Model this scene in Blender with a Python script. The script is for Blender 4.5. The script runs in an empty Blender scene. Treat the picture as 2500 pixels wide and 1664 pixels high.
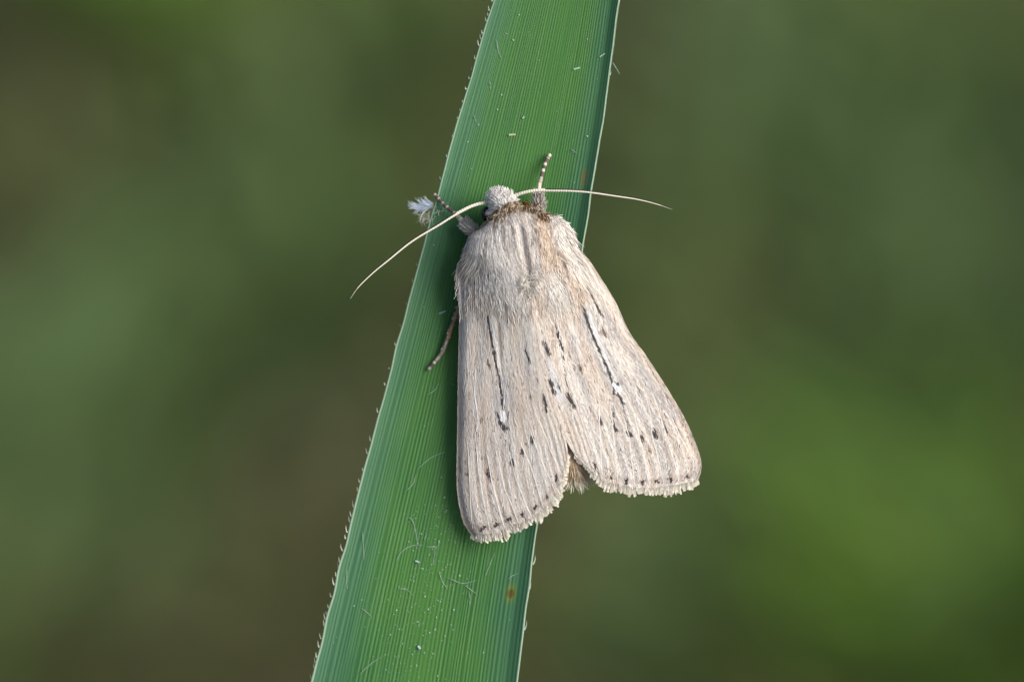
import bpy, math, random
import numpy as np
from mathutils import Matrix, Vector

# ------------------------------------------------------------------ camera, sky, sun, exposure
random.seed(4)
RNG = np.random.default_rng(11)
scene = bpy.context.scene
COL = scene.collection
R = math.radians

PITCH = R(40)                       # the camera looks 40 degrees down on the leaf
K = 0.0258e-3                       # metres on the leaf plane for one photograph pixel
LENS = 200.0
D0 = LENS / 36.0 * 2500 * K         # camera to leaf plane
EX = Vector((1, 0, 0))
EY = Vector((0, math.sin(PITCH), math.cos(PITCH)))
EZ = Vector((0, -math.cos(PITCH), math.sin(PITCH)))
S0 = Vector((0, 0, 0.85))           # centre of the leaf plane in the world
LEAFM = Matrix(((EX.x, EY.x, EZ.x, S0.x), (EX.y, EY.y, EZ.y, S0.y), (EX.z, EY.z, EZ.z, S0.z), (0, 0, 0, 1)))

cam_data = bpy.data.cameras.new('camera')
cam = bpy.data.objects.new('camera', cam_data)
COL.objects.link(cam)
cam_data.lens = LENS
cam_data.sensor_width = 36.0
cam_data.sensor_fit = 'HORIZONTAL'
cam_data.clip_start = 0.005
cam_data.clip_end = 600
cm = LEAFM.copy()
cm.translation = S0 + EZ * D0
cam.matrix_world = cm
cam_data.dof.use_dof = True
cam_data.dof.focus_distance = D0 - 0.0024
cam_data.dof.aperture_fstop = 15.5
scene.camera = cam

SUN_DIR = (EX * 0.72 + EY * 0.27 + EZ * 0.62).normalized()
sun_el = math.asin(SUN_DIR.z)
sun_az = math.atan2(SUN_DIR.x, SUN_DIR.y)
world = bpy.data.worlds.new('World')
scene.world = world
world.use_nodes = True
wn = world.node_tree
bg = wn.nodes['Background']
sky = wn.nodes.new('ShaderNodeTexSky')
sky.sky_type = 'NISHITA'
sky.sun_disc = False
sky.sun_elevation = sun_el
sky.sun_rotation = sun_az
sky.air_density = 1.0
sky.dust_density = 4.0
sky.ozone_density = 1.0
wn.links.new(sky.outputs[0], bg.inputs[0])
bg.inputs[1].default_value = 0.05

sl = bpy.data.lights.new('sun', 'SUN')
sl.energy = 1.5
sl.angle = R(45)
sl.color = (1.0, 0.985, 0.96)
sun = bpy.data.objects.new('sun', sl)
COL.objects.link(sun)
sun.rotation_euler = SUN_DIR.to_track_quat('Z', 'Y').to_euler()
sun.location = S0 + SUN_DIR * 3

scene.view_settings.view_transform = 'Standard'
scene.view_settings.look = 'None'
scene.view_settings.exposure = 1.32
scene.view_settings.gamma = 1.0
scene.view_settings.use_curve_mapping = False
scene.render.engine = 'CYCLES'
scene.cycles.use_denoising = True
try:
    scene.cycles.denoiser = 'OPENIMAGEDENOISE'
    scene.cycles.denoising_input_passes = 'RGB_ALBEDO_NORMAL'
    scene.cycles.denoising_prefilter = 'ACCURATE'
except Exception:
    pass
scene.cycles.max_bounces = 6
scene.cycles.transparent_max_bounces = 6
scene.cycles.pixel_filter_type = 'BLACKMAN_HARRIS'
scene.cycles.filter_width = 1.3

# ------------------------------------------------------------------ helpers
def px(x, y, h):
    """photograph pixel plus height above the leaf plane (metres) -> leaf-frame point"""
    x, y, h = np.broadcast_arrays(np.asarray(x, float), np.asarray(y, float), np.asarray(h, float))
    f = 1 - h / D0
    return np.stack([(x - 1250) * K * f, (832 - y) * K * f, h], -1)

MM = 1e-3
_grid = np.random.default_rng(5).random((8, 256, 256))
def vn(x, y, seed=0):
    """value noise 0..1"""
    g = _grid[seed % 8]
    x = np.asarray(x, float) + 37.3 * seed; y = np.asarray(y, float) + 11.7 * seed
    xi = np.floor(x).astype(int); yi = np.floor(y).astype(int)
    fx = x - xi; fy = y - yi
    fx = fx * fx * (3 - 2 * fx); fy = fy * fy * (3 - 2 * fy)
    a = g[xi % 256, yi % 256]; b = g[(xi + 1) % 256, yi % 256]
    c = g[xi % 256, (yi + 1) % 256]; d = g[(xi + 1) % 256, (yi + 1) % 256]
    return (a * (1 - fx) + b * fx) * (1 - fy) + (c * (1 - fx) + d * fx) * fy

def srgb(r, g, b):
    c = np.array([r, g, b], float) / 255
    return np.where(c <= 0.04045, c / 12.92, ((c + 0.055) / 1.055) ** 2.4)

def smooth(a, b, x):
    t = np.clip((x - a) / (b - a), 0, 1)
    return t * t * (3 - 2 * t)

def mixc(a, b, t):
    return a * (1 - t[..., None]) + b * t[..., None]

def build(name, verts, faces, mat=None, parent=None, col=None, uv=None, matrix=None, shade=True, extra=None):
    """one mesh object; verts (n,3), faces (m,3 or 4) arrays or a list of such arrays"""
    verts = np.ascontiguousarray(verts, dtype=np.float32).reshape(-1, 3)
    fl = faces if isinstance(faces, list) else [faces]
    fl = [np.asarray(f, dtype=np.int32) for f in fl if len(f)]
    me = bpy.data.meshes.new(name)
    me.vertices.add(len(verts))
    me.vertices.foreach_set('co', verts.ravel())
    loops = np.concatenate([f.ravel() for f in fl])
    starts, o = [], 0
    for f in fl:
        starts.append(o + np.arange(len(f)) * f.shape[1]); o += f.size
    starts = np.concatenate(starts).astype(np.int32)
    me.loops.add(len(loops))
    me.loops.foreach_set('vertex_index', loops.astype(np.int32))
    me.polygons.add(len(starts))
    me.polygons.foreach_set('loop_start', starts)
    me.update(calc_edges=True)
    me.validate()
    if shade:
        me.polygons.foreach_set('use_smooth', np.ones(len(me.polygons), bool))
    if col is not None:
        c = np.ones((len(verts), 4), np.float32)
        c[:, :3] = np.asarray(col).reshape(-1, 3)
        at = me.color_attributes.new('Col', 'FLOAT_COLOR', 'POINT')
        at.data.foreach_set('color', c.ravel())
    if uv is not None:
        at = me.attributes.new('ST', 'FLOAT2', 'POINT')
        at.data.foreach_set('vector', np.ascontiguousarray(uv, np.float32).ravel())
    if extra is not None:
        at = me.attributes.new('RIB', 'FLOAT', 'POINT')
        at.data.foreach_set('value', np.ascontiguousarray(extra, np.float32).ravel())
    if mat: me.materials.append(mat)
    ob = bpy.data.objects.new(name, me)
    COL.objects.link(ob)
    m = matrix if matrix is not None else Matrix.Identity(4)
    if parent is not None:
        ob.parent = parent
        ob.matrix_local = BASE[parent.name].inverted() @ m
    else:
        ob.matrix_world = m
    BASE[ob.name] = m
    return ob

BASE = {}
def empty(name, m, label, cat, group=None):
    o = bpy.data.objects.new(name, None)
    o.empty_display_size = 0.005
    COL.objects.link(o)
    o.matrix_world = m
    BASE[o.name] = m.copy()
    tag(o, label, cat, group)
    return o

def tag(o, label=None, cat=None, group=None, kind=None):
    if label: o['label'] = label
    if cat: o['category'] = cat
    if group: o['group'] = group
    if kind: o['kind'] = kind
    return o

def gridfaces(nr, nc, wrap=False, base=0):
    r = np.arange(nr - 1)[:, None]; c = np.arange(nc if wrap else nc - 1)[None, :]
    a = r * nc + c; b = r * nc + (c + 1) % nc
    return (np.stack([a, b, b + nc, a + nc], -1).reshape(-1, 4) + base)

def ribbons(P, W, up=None, roll=0.5, rng=RNG):
    """P (n,k,3) polylines, W (n,k) full widths -> verts, faces (flat hair-scales)"""
    n, k, _ = P.shape
    T = np.gradient(P, axis=1)
    T /= np.linalg.norm(T, axis=-1, keepdims=True) + 1e-12
    U = np.zeros((n, 1, 3)); U[..., 2] = 1
    if up is not None: U = up
    U = U + rng.normal(0, roll, (n, 1, 3))
    Sd = np.cross(T, U)
    Sd /= np.linalg.norm(Sd, axis=-1, keepdims=True) + 1e-12
    V = np.stack([P - Sd * W[..., None] / 2, P + Sd * W[..., None] / 2], 2)   # n,k,2,3
    i = np.arange(n)[:, None] * k * 2 + np.arange(k - 1)[None, :] * 2
    F = np.stack([i, i + 1, i + 3, i + 2], -1).reshape(-1, 4)
    return V.reshape(-1, 3), F

def tube(P, Rad, n=10, cap=True, flat=1.0, ring=None):
    """tube along P (k,3) with radii (k) ; ring: extra per point angle dependent radius"""
    P = np.asarray(P, float); k = len(P)
    T = np.gradient(P, axis=0); T /= np.linalg.norm(T, axis=1, keepdims=True) + 1e-12
    up = np.tile(np.array([0, 0, 1.0]), (k, 1))
    bad = np.abs((T * up).sum(1)) > 0.95
    up[bad] = (1, 0, 0)
    A = np.cross(T, up); A /= np.linalg.norm(A, axis=1, keepdims=True)
    B = np.cross(A, T)
    th = np.linspace(0, 2 * np.pi, n, endpoint=False)
    V = P[:, None] + Rad[:, None, None] * (np.cos(th)[None, :, None] * A[:, None] + flat * np.sin(th)[None, :, None] * B[:, None])
    V = V.reshape(-1, 3)
    F = [gridfaces(k, n, True)]
    if cap:
        V = np.vstack([V, P[0] - T[0] * Rad[0] * .6, P[-1] + T[-1] * Rad[-1] * .6])
        a = np.arange(n); b = (a + 1) % n
        F.append(np.stack([b, a, np.full(n, k * n)], -1))
        F.append(np.stack([a + (k - 1) * n, b + (k - 1) * n, np.full(n, k * n + 1)], -1))
    return V, F

def spline(pts, n):
    """smooth resample of a polyline (any dimension)"""
    p = np.asarray(pts, float)
    d = np.r_[0, np.cumsum(np.linalg.norm(np.diff(p[:, :2], axis=0), axis=1))]
    d /= d[-1]
    m = np.gradient(p, d, axis=0)
    t = np.linspace(0, 1, n)
    i = np.clip(np.searchsorted(d, t, side='right') - 1, 0, len(d) - 2)
    hh = (d[i + 1] - d[i])[:, None]; u = ((t - d[i]) / (d[i + 1] - d[i]))[:, None]
    return ((2*u**3 - 3*u**2 + 1) * p[i] + (u**3 - 2*u**2 + u) * hh * m[i] + (-2*u**3 + 3*u**2) * p[i + 1] + (u**3 - u**2) * hh * m[i + 1])

# ------------------------------------------------------------------ materials
def mat(name, color=(.5, .5, .5), rough=.6, attr=None, spec=.3, sss=0.0, translucent=0.0, sheen=0.0):
    m = bpy.data.materials.new(name); m.use_nodes = True
    nt = m.node_tree; b = nt.nodes['Principled BSDF']; out = nt.nodes['Material Output']
    b.inputs['Roughness'].default_value = rough
    b.inputs['Specular IOR Level'].default_value = spec
    b.inputs['Base Color'].default_value = (*color, 1)
    if sheen:
        b.inputs['Sheen Weight'].default_value = sheen
    src = None
    if attr:
        a = nt.nodes.new('ShaderNodeAttribute'); a.attribute_name = attr
        src = a.outputs['Color']
        nt.links.new(src, b.inputs['Base Color'])
    if translucent:
        tr = nt.nodes.new('ShaderNodeBsdfTranslucent'); mx = nt.nodes.new('ShaderNodeMixShader')
        mx.inputs[0].default_value = translucent
        tr.inputs[0].default_value = (*color, 1)
        if src: nt.links.new(src, tr.inputs[0])
        nt.links.new(b.outputs[0], mx.inputs[1]); nt.links.new(tr.outputs[0], mx.inputs[2])
        nt.links.new(mx.outputs[0], out.inputs[0])
    return m

M_SCALE = mat('moth_scale', attr='Col', rough=.55, spec=.25, translucent=.12)
M_WING = mat('moth_wing', attr='Col', rough=.7, spec=.15)
M_FUR = mat('moth_fur', attr='Col', rough=.5, spec=.3, translucent=.15)
M_BODY = mat('moth_cuticle', attr='Col', rough=.7, spec=.2)
M_EYE = mat('moth_eye', (.006, .005, .004), rough=.18, spec=.5)
M_SILK = mat('silk', (.40, .53, .45), rough=.4, spec=.5, translucent=.3)
M_DUST = mat('pale_dust', (.42, .52, .44), rough=.6)
M_FLUFF = mat('fluff', attr='Col', rough=.6, translucent=.3)
M_PRICK = mat('leaf_prickle', (.50, .60, .50), rough=.4, translucent=.3)

class NT:
    """tiny node-graph helper"""
    def __init__(s, m): s.nt = m.node_tree
    def n(s, t, **kw):
        nd = s.nt.nodes.new(t)
        for k, v in kw.items(): setattr(nd, k, v)
        return nd
    def lk(s, a, b): s.nt.links.new(a, b)
    def val(s, x, sock):
        if hasattr(x, 'is_output') or hasattr(x, 'links'): s.lk(x, sock)
        else: sock.default_value = x
    def math(s, op, a, b=0.0, c=0.0, clamp=False):
        nd = s.n('ShaderNodeMath', operation=op, use_clamp=clamp)
        s.val(a, nd.inputs[0]); s.val(b, nd.inputs[1]); s.val(c, nd.inputs[2])
        return nd.outputs[0]
    def mix(s, f, a, b):
        nd = s.n('ShaderNodeMix', data_type='RGBA')
        s.val(f, nd.inputs[0])
        for x, i in ((a, 6), (b, 7)):
            if isinstance(x, (tuple, list)): nd.inputs[i].default_value = (*x, 1)
            else: s.lk(x, nd.inputs[i])
        return nd.outputs[2]
    def xyz(s, x, y, z=0.0):
        nd = s.n('ShaderNodeCombineXYZ')
        s.val(x, nd.inputs[0]); s.val(y, nd.inputs[1]); s.val(z, nd.inputs[2])
        return nd.outputs[0]
    def noise(s, vec, scale, detail=3, rough=.5):
        nd = s.n('ShaderNodeTexNoise')
        s.lk(vec, nd.inputs['Vector']); nd.inputs['Scale'].default_value = scale
        nd.inputs['Detail'].default_value = detail; nd.inputs['Roughness'].default_value = rough
        return nd.outputs[0]
    def ramp(s, x, lo, hi):
        nd = s.n('ShaderNodeMapRange', interpolation_type='SMOOTHSTEP')
        s.val(x, nd.inputs[0]); nd.inputs[1].default_value = lo; nd.inputs[2].default_value = hi
        return nd.outputs[0]

N_RIB = 54
SPOTS_ST = []
def leaf_material():
    m = bpy.data.materials.new('reed_leaf_green'); m.use_nodes = True
    g = NT(m); nt = m.node_tree; b = nt.nodes['Principled BSDF']; out = nt.nodes['Material Output']
    at = g.n('ShaderNodeAttribute', attribute_name='ST')
    sep = g.n('ShaderNodeSeparateXYZ'); g.lk(at.outputs['Vector'], sep.inputs[0])
    s, t = sep.outputs[0], sep.outputs[1]                 # across 0..1, along in mm
    fine = g.noise(g.xyz(g.math('MULTIPLY', s, 160.0), g.math('MULTIPLY', t, .22)), 1.0, 2)
    mid = g.noise(g.xyz(g.math('MULTIPLY', s, 34.0), g.math('MULTIPLY', t, .07), 3.0), 1.0, 2)
    big = g.noise(g.xyz(g.math('MULTIPLY', s, 3.2), g.math('MULTIPLY', t, .10), 9.0), 1.0, 2)
    cell = g.noise(g.xyz(g.math('MULTIPLY', s, 130.0), g.math('MULTIPLY', t, 2.5), 5.0), 1.0, 2)
    c = g.mix(g.ramp(big, .35, .7), (.031, .140, .038), (.058, .188, .032))
    c = g.mix(g.math('MULTIPLY', g.ramp(mid, .45, .72), .8), c, (.076, .22, .050))
    c = g.mix(g.math('MULTIPLY', g.ramp(fine, .45, .8), .55), c, (.095, .235, .080))
    c = g.mix(g.math('MULTIPLY', g.ramp(fine, .5, .25), .5), c, (.022, .10, .022))
    # yellowish midrib zone
    mr = g.math('SUBTRACT', 1.0, g.math('MULTIPLY', g.math('ABSOLUTE', g.math('SUBTRACT', s, .52)), 2.8), clamp=True)
    c = g.mix(g.math('MULTIPLY', mr, .5), c, (.092, .245, .042))
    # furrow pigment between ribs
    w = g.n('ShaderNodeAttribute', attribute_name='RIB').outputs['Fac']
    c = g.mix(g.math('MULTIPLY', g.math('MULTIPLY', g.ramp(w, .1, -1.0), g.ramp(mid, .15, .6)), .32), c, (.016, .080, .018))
    c = g.mix(g.math('MULTIPLY', g.ramp(cell, .62, .8), .25), c, (.15, .30, .15))
    # glaucous bloom to the margins
    ed = g.math('ABSOLUTE', g.math('SUBTRACT', s, .5))
    edn = g.math('ADD', ed, g.math('MULTIPLY', g.math('SUBTRACT', mid, .5), .18))
    c = g.mix(g.math('MULTIPLY', g.ramp(edn, .22, .5), .6), c, (.060, .165, .105))
    c = g.mix(g.ramp(ed, .486, .494), c, (.34, .47, .33))
    # rust spot
    for (ss, tt, rs, rt, cc) in SPOTS_ST:
        dx = g.math('DIVIDE', g.math('SUBTRACT', s, ss), rs); dy = g.math('DIVIDE', g.math('SUBTRACT', t, tt), rt)
        dd = g.math('ADD', g.math('MULTIPLY', dx, dx), g.math('MULTIPLY', dy, dy))
        dd = g.math('ADD', dd, g.math('MULTIPLY', g.math('SUBTRACT', fine, .5), .9))
        c = g.mix(g.math('MULTIPLY', g.ramp(dd, 1.0, .15), .85), c, cc)
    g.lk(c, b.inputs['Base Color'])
    b.inputs['Roughness'].default_value = .48
    b.inputs['Specular IOR Level'].default_value = .32
    bump = g.n('ShaderNodeBump'); bump.inputs['Strength'].default_value = .35; bump.inputs['Distance'].default_value = .00003
    g.lk(g.math('ADD', cell, fine), bump.inputs['Height']); g.lk(bump.outputs[0], b.inputs['Normal'])
    tr = g.n('ShaderNodeBsdfTranslucent'); g.lk(c, tr.inputs[0])
    mx = g.n('ShaderNodeMixShader'); mx.inputs[0].default_value = .18
    g.lk(b.outputs[0], mx.inputs[1]); g.lk(tr.outputs[0], mx.inputs[2]); g.lk(mx.outputs[0], out.inputs[0])
    return m

def ground_material():
    m = bpy.data.materials.new('marsh_soil'); m.use_nodes = True
    g = NT(m); b = m.node_tree.nodes['Principled BSDF']
    tc = g.n('ShaderNodeTexCoord'); v = tc.outputs['Object']
    a = g.noise(v, 9.0, 4); f = g.noise(v, 70.0, 5, .65)
    c = g.mix(g.ramp(a, .35, .65), (.078, .074, .032), (.086, .096, .032))
    c = g.mix(g.ramp(f, .4, .7), c, (.105, .098, .048))
    g.lk(c, b.inputs['Base Color']); b.inputs['Roughness'].default_value = .9
    bump = g.n('ShaderNodeBump'); bump.inputs['Distance'].default_value = .01
    g.lk(f, bump.inputs['Height']); g.lk(bump.outputs[0], b.inputs['Normal'])
    return m

# ------------------------------------------------------------------ setting: marsh ground
GM = ground_material()
def ground_h(x, y):
    return .02 * (vn(x * 4 + 50, y * 4 + 50, 1) - .5) + .012 * (vn(x * 17, y * 17, 2) - .5)
ax = np.r_[-300, -100, -40, -15, -6, np.linspace(-3, 3, 121), 6, 15, 40, 100, 300]
gx, gy = np.meshgrid(ax, ax + .8, indexing='ij')
near = np.clip(1 - (np.hypot(gx, gy - .8) - 2) / 2, 0, 1)
gz = ground_h(gx, gy) * near
V = np.stack([gx, gy, gz], -1).reshape(-1, 3)
ground = build('ground', V, gridfaces(len(ax), len(ax)), GM)
# faces up
ground.data.flip_normals() if ground.data.polygons[len(ground.data.polygons)//2].normal.z < 0 else None
tag(ground, 'dark olive brown marsh soil far behind the leaf', None, None, 'structure')

# ------------------------------------------------------------------ the reed shoot with the blade the moth sits on
LE = np.array([(1206,0),(1183,59),(1142,212),(1104,349),(1089,400),(1070,470),(1044,554),(1024,618),(1004,697),(987,757),(968,843),(952,898),(938,955),(924,1022),(901,1092),(879,1185),(846,1298),(829,1383),(805,1478),(778,1576),(762,1664)], float)
RE = np.array([(1512,0),(1492,143),(1477,242),(1458,395),(1450,462),(1434,541),(1421,615),(1390,800),(1357,1000),(1317,1271),(1302,1366),(1290,1454),(1273,1585),(1265,1664)], float)
def edge_x(E, y):
    p = np.polyfit(E[:, 1] / 1000, E[:, 0], 4)
    yc = np.clip(y, 0, 1664)
    v = np.polyval(p, yc / 1000)
    d0_ = np.polyval(np.polyder(p), 0.0) / 1000; d1_ = np.polyval(np.polyder(p), 1.664) / 1000
    return v + np.where(y < 0, d0_ * y, 0) + np.where(y > 1664, d1_ * (y - 1664), 0)
Y_TIP, Y_BASE = -1500.0, 3300.0
def leaf_edges(y):
    l, r = edge_x(LE, y), edge_x(RE, y)
    c, w = (l + r) / 2, (r - l) / 2
    wt = np.interp(0, [0], [1]) * w
    w0 = (edge_x(RE, 0.) - edge_x(LE, 0.)) / 2
    up = np.clip(-y / -Y_TIP, 0, 1)
    w = np.where(y < 0, w0 * (1 - up ** 1.25) * (1 - .15 * up), w)
    dn = np.clip((y - 1700) / (Y_BASE - 1700), 0, 1)
    w1 = (edge_x(RE, 1664.) - edge_x(LE, 1664.)) / 2
    w = np.where(y > 1664, w1 * (1 + .05 * np.sin(dn * 3)) * (1 - .72 * smooth(.45, 1, dn)), w)
    return c, np.maximum(w, 1.5)
def leaf_h(s, y):
    """height of the blade in metres, s across 0..1, y photograph row"""
    q = np.abs(2 * s - 1)
    h = .26 * q ** 2.2 + .20 * smooth(.93, 1.0, s) + .10 * smooth(.07, 0, s)
    h = h + .05 * np.sin(y / 260.0) - .03
    up = np.clip(-y / 1500, 0, 1.2); dn = np.clip((y - 1664) / 1600, 0, 1.2)
    h = h - 14 * up ** 2 - 9 * dn ** 2 + 1.6 * dn * q ** 2
    return h * MM
def leaf_s(x, y):
    c, w = leaf_edges(np.asarray(y, float))
    return (np.asarray(x, float) - c) / (2 * w) + .5
def on_leaf(x, y):
    return leaf_h(np.clip(leaf_s(x, y), 0, 1), np.asarray(y, float))

SPOTS_ST = [(leaf_s(1247, 1447), 1447 * K * 1e3, .038, .8, (.12, .19, .03)), (leaf_s(1247, 1448), 1448 * K * 1e3, .026, .36, (.11, .060, .015)),
            (leaf_s(1425, 435), 435 * K * 1e3, .03, .8, (.13, .13, .05))]
M_LEAF = leaf_material()

base_mid = px(leaf_edges(np.array(Y_BASE))[0], Y_BASE, leaf_h(.5, Y_BASE))
base_w = LEAFM @ Vector(base_mid)
reed = empty('reed_shoot', Matrix.Translation((base_w.x, base_w.y - .004, 0)), 'green reed shoot whose broad ribbed blade carries the pale moth', 'reed')
ys = np.r_[np.linspace(Y_TIP, -60, 60), np.linspace(-55, 1720, 420), np.linspace(1740, Y_BASE, 70)]
NC = N_RIB * 8 + 1
sv = np.linspace(0, 1, NC)
yy, ss = np.meshgrid(ys, sv, indexing='ij')
c_, w_ = leaf_edges(yy)
xx = c_ + (2 * ss - 1) * w_
# small irregularities of the left margin
xx = xx + (vn(yy / 60, yy * 0, 3) - .5) * 5 * smooth(.05, 0, ss) + (vn(yy / 60, yy * 0 + 9, 4) - .5) * 4 * smooth(.96, 1, ss)
ribamp = .011 * (.6 + .8 * vn(ss * N_RIB, yy / 900, 5)) * smooth(0, .03, ss) * smooth(1, .97, ss)
ripple = np.sin(2 * np.pi * (ss * N_RIB + 1.1 * vn(ss * 15, yy / 4000, 1) + .5 * vn(ss * 40, yy / 2500, 2)))
ripple = ripple * (.35 + .9 * vn(ss * N_RIB * .7, yy / 700, 7))
hh = leaf_h(ss, yy) + MM * ribamp * ripple
# rolled margin bead
hh = hh + MM * .05 * (np.exp(-((ss - .006) / .006) ** 2) + np.exp(-((ss - .994) / .006) ** 2))
V = px(xx, yy, hh).reshape(-1, 3)
blade = build('blade', V, gridfaces(len(ys), NC)[:, ::-1], M_LEAF, reed, uv=np.stack([ss, yy * K * 1e3], -1).reshape(-1, 2), matrix=LEAFM, extra=ripple)
sm = blade.modifiers.new('thickness', 'SOLIDIFY'); sm.thickness = .00016; sm.offset = -1

# stem with a sheath and node
def world_tube(name, pts, rad, m, parent, n=16, col=None):
    V, F = tube(np.array(pts), np.array(rad), n)
    return build(name, V, F, m, parent, col=col)
M_STEM = mat('reed_stem_green', (.085, .19, .05), rough=.45, spec=.4)
bx, by, bz = base_w
zs = np.linspace(-.03, bz + .006, 30)
rad = .0024 - .0006 * (zs / bz)
rad = rad + .0007 * np.exp(-((zs - .14) / .004) ** 2) + .0007 * np.exp(-((zs - .30) / .004) ** 2)
world_tube('stem', [(bx, by - .004 + .001 * math.sin(z * 9), z) for z in zs], rad, M_STEM, reed)
zs = np.linspace(.305, bz + .004, 14)
world_tube('leaf_sheath', [(bx, by - .0037 + .001 * math.sin(z * 9), z) for z in zs], np.linspace(.0030, .0027, 14), mat('sheath_green', (.12, .22, .07), rough=.5), reed)

# tiny forward-pointing prickles on the margins
yb = [-30.0]
while yb[-1] < 1730:
    yb.append(yb[-1] + RNG.uniform(.55, 1.5) * np.interp(yb[-1], [0, 250, 400, 1050, 1250], [20, 26, 55, 50, 21]))
yb = np.r_[yb, RNG.uniform(-40, 1720, 14)]
side = np.r_[np.zeros(len(yb) - 14), np.ones(14)]
c_, w_ = leaf_edges(yb)
x0 = c_ + (2 * side - 1) * (w_ + 1)
big = smooth(900, 1300, yb) + smooth(300, 60, yb) * .5
ln = RNG.uniform(7, 15, len(yb)) * (.6 + .75 * big)
out = np.where(side > 0, 1, -1) * RNG.uniform(.2, .55, len(yb))
kk = np.linspace(0, 1, 4)[None, :]
Px = x0[:, None] + out[:, None] * ln[:, None] * (1.3 * kk - .75 * kk ** 2)
Py = yb[:, None] - ln[:, None] * (kk + .2 * kk ** 2) * RNG.uniform(.7, 1.1, len(yb))[:, None]
Ph = leaf_h(side[:, None], yb[:, None]) + kk * .06 * MM
V, F = ribbons(px(Px, Py, Ph), (np.array([3.0, 2.2, 1.5, .4])[None, :] * K * RNG.uniform(.8, 1.3, (len(yb), 1))))
pr = build('margin_prickles', V, F, M_PRICK, reed, matrix=LEAFM)
tag(pr, 'tiny whitish prickles along the blade margins', kind='stuff')

# ------------------------------------------------------------------ the moth
moth_m = LEAFM @ Matrix.Translation(Vector(px(1262, 620, on_leaf(1262, 620))))
moth = empty('moth', moth_m, 'pale straw coloured furry moth with dark speckled wings resting on the reed blade', 'moth')

CREAM = srgb(236, 229, 220); PEACH = srgb(226, 210, 194); GREY = srgb(192, 187, 185); TAN = srgb(200, 182, 166)
BROWN = srgb(112, 84, 58); DARK = srgb(52, 46, 46); WHITE = srgb(248, 247, 246); BLUEW = srgb(226, 228, 232)

# --- body: head, thorax and abdomen in one skin
SEC = np.array([(462,1219,4,2.5,.2),(468,1220,19,2.5,.9),(480,1223,31,2.6,1.3),(495,1228,34,2.6,1.45),(506,1238,38,2.6,1.55),(513,1252,54,2.5,1.7),(520,1266,76,2.4,1.85),
    (527,1277,90,2.3,1.95),(545,1280,108,2.2,2.1),(560,1276,116,2.1,2.2),(580,1268,126,2.1,2.25),(620,1261,130,2.0,2.25),(660,1268,116,1.9,2.2),(700,1280,96,1.9,2.1),(740,1292,76,1.8,1.8),
    (800,1305,62,1.8,1.4),(900,1335,55,1.7,1.1),(1000,1360,50,1.6,1.0),(1080,1384,42,1.5,.9),(1140,1400,26,1.45,.6),(1160,1404,5,1.4,.1)], float)
def sec(y):
    return [np.interp(y, SEC[:, 0], SEC[:, i]) for i in range(1, 5)]
def body_top(x, y):
    cx, w, hc, hr = sec(y)
    s = np.clip((x - cx) / w, -1, 1)
    gx = np.interp(y, [541, 694], [1268, 1293])
    g = .28 * np.exp(-((x - gx) / 10) ** 2) * smooth(530, 570, y) * smooth(730, 690, y)
    return (hc + hr * np.maximum(0, 1 - np.abs(s) ** 2.3) ** .5 - g) * MM, (x - cx) / w
yb = np.r_[462, 464, 467, 471, 476, np.linspace(482, 1150, 90), 1156, 1160]
cx, w, hc, hr = sec(yb)
sink = smooth(500, 540, yb); hr = hr - .32 * sink * smooth(780, 720, yb); w = w - 6 * sink
th = np.linspace(0, 2 * np.pi, 40, endpoint=False)
bx_ = cx[:, None] + w[:, None] * np.cos(th); by_ = np.broadcast_to(yb[:, None], bx_.shape); bh_ = (hc[:, None] + hr[:, None] * np.sin(th)) * MM
F = [gridfaces(len(yb), 40, True)]
V = px(bx_, by_, bh_).reshape(-1, 3)
V = np.vstack([V, px(1219, 460, 2.5 * MM), px(1404, 1161, 1.4 * MM)])
a = np.arange(40); b = (a + 1) % 40; nb = len(yb)
F += [np.stack([b, a, np.full(40, nb * 40)], -1), np.stack([a + (nb - 1) * 40, b + (nb - 1) * 40, np.full(40, nb * 40 + 1)], -1)]
bc = np.tile(srgb(150, 132, 112), (len(V), 1))
body = build('body', V, F, M_BODY, moth, col=bc, matrix=LEAFM)

# --- forewings: a Coons patch between leading edge, rear edge, root and outer margin
class Wing: pass
def wing(costa, dorsum, root, outer, hc0, hc1, hd0, hd1):
    w = Wing()
    w.c, w.d, w.b, w.t = [spline(q, 200) for q in (costa, dorsum, root, outer)]
    w.hp = (hc0, hc1, hd0, hd1)
    return w
def lut(c, t):
    t = np.clip(t, 0, 1) * (len(c) - 1)
    i = np.minimum(t.astype(int), len(c) - 2); f = (t - i)[..., None]
    return c[i] * (1 - f) + c[i + 1] * f
def wing_xy(w, u, v):
    u = np.asarray(u, float); v = np.asarray(v, float)
    C, D, B, T = lut(w.c, v), lut(w.d, v), lut(w.b, u), lut(w.t, u)
    U, Vv = u[..., None], v[..., None]
    return ((1 - U) * C + U * D + (1 - Vv) * B + Vv * T
            - ((1 - U) * (1 - Vv) * w.c[0] + U * (1 - Vv) * w.d[0] + (1 - U) * Vv * w.c[-1] + U * Vv * w.d[-1]))
NRIDGE = 15
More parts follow.
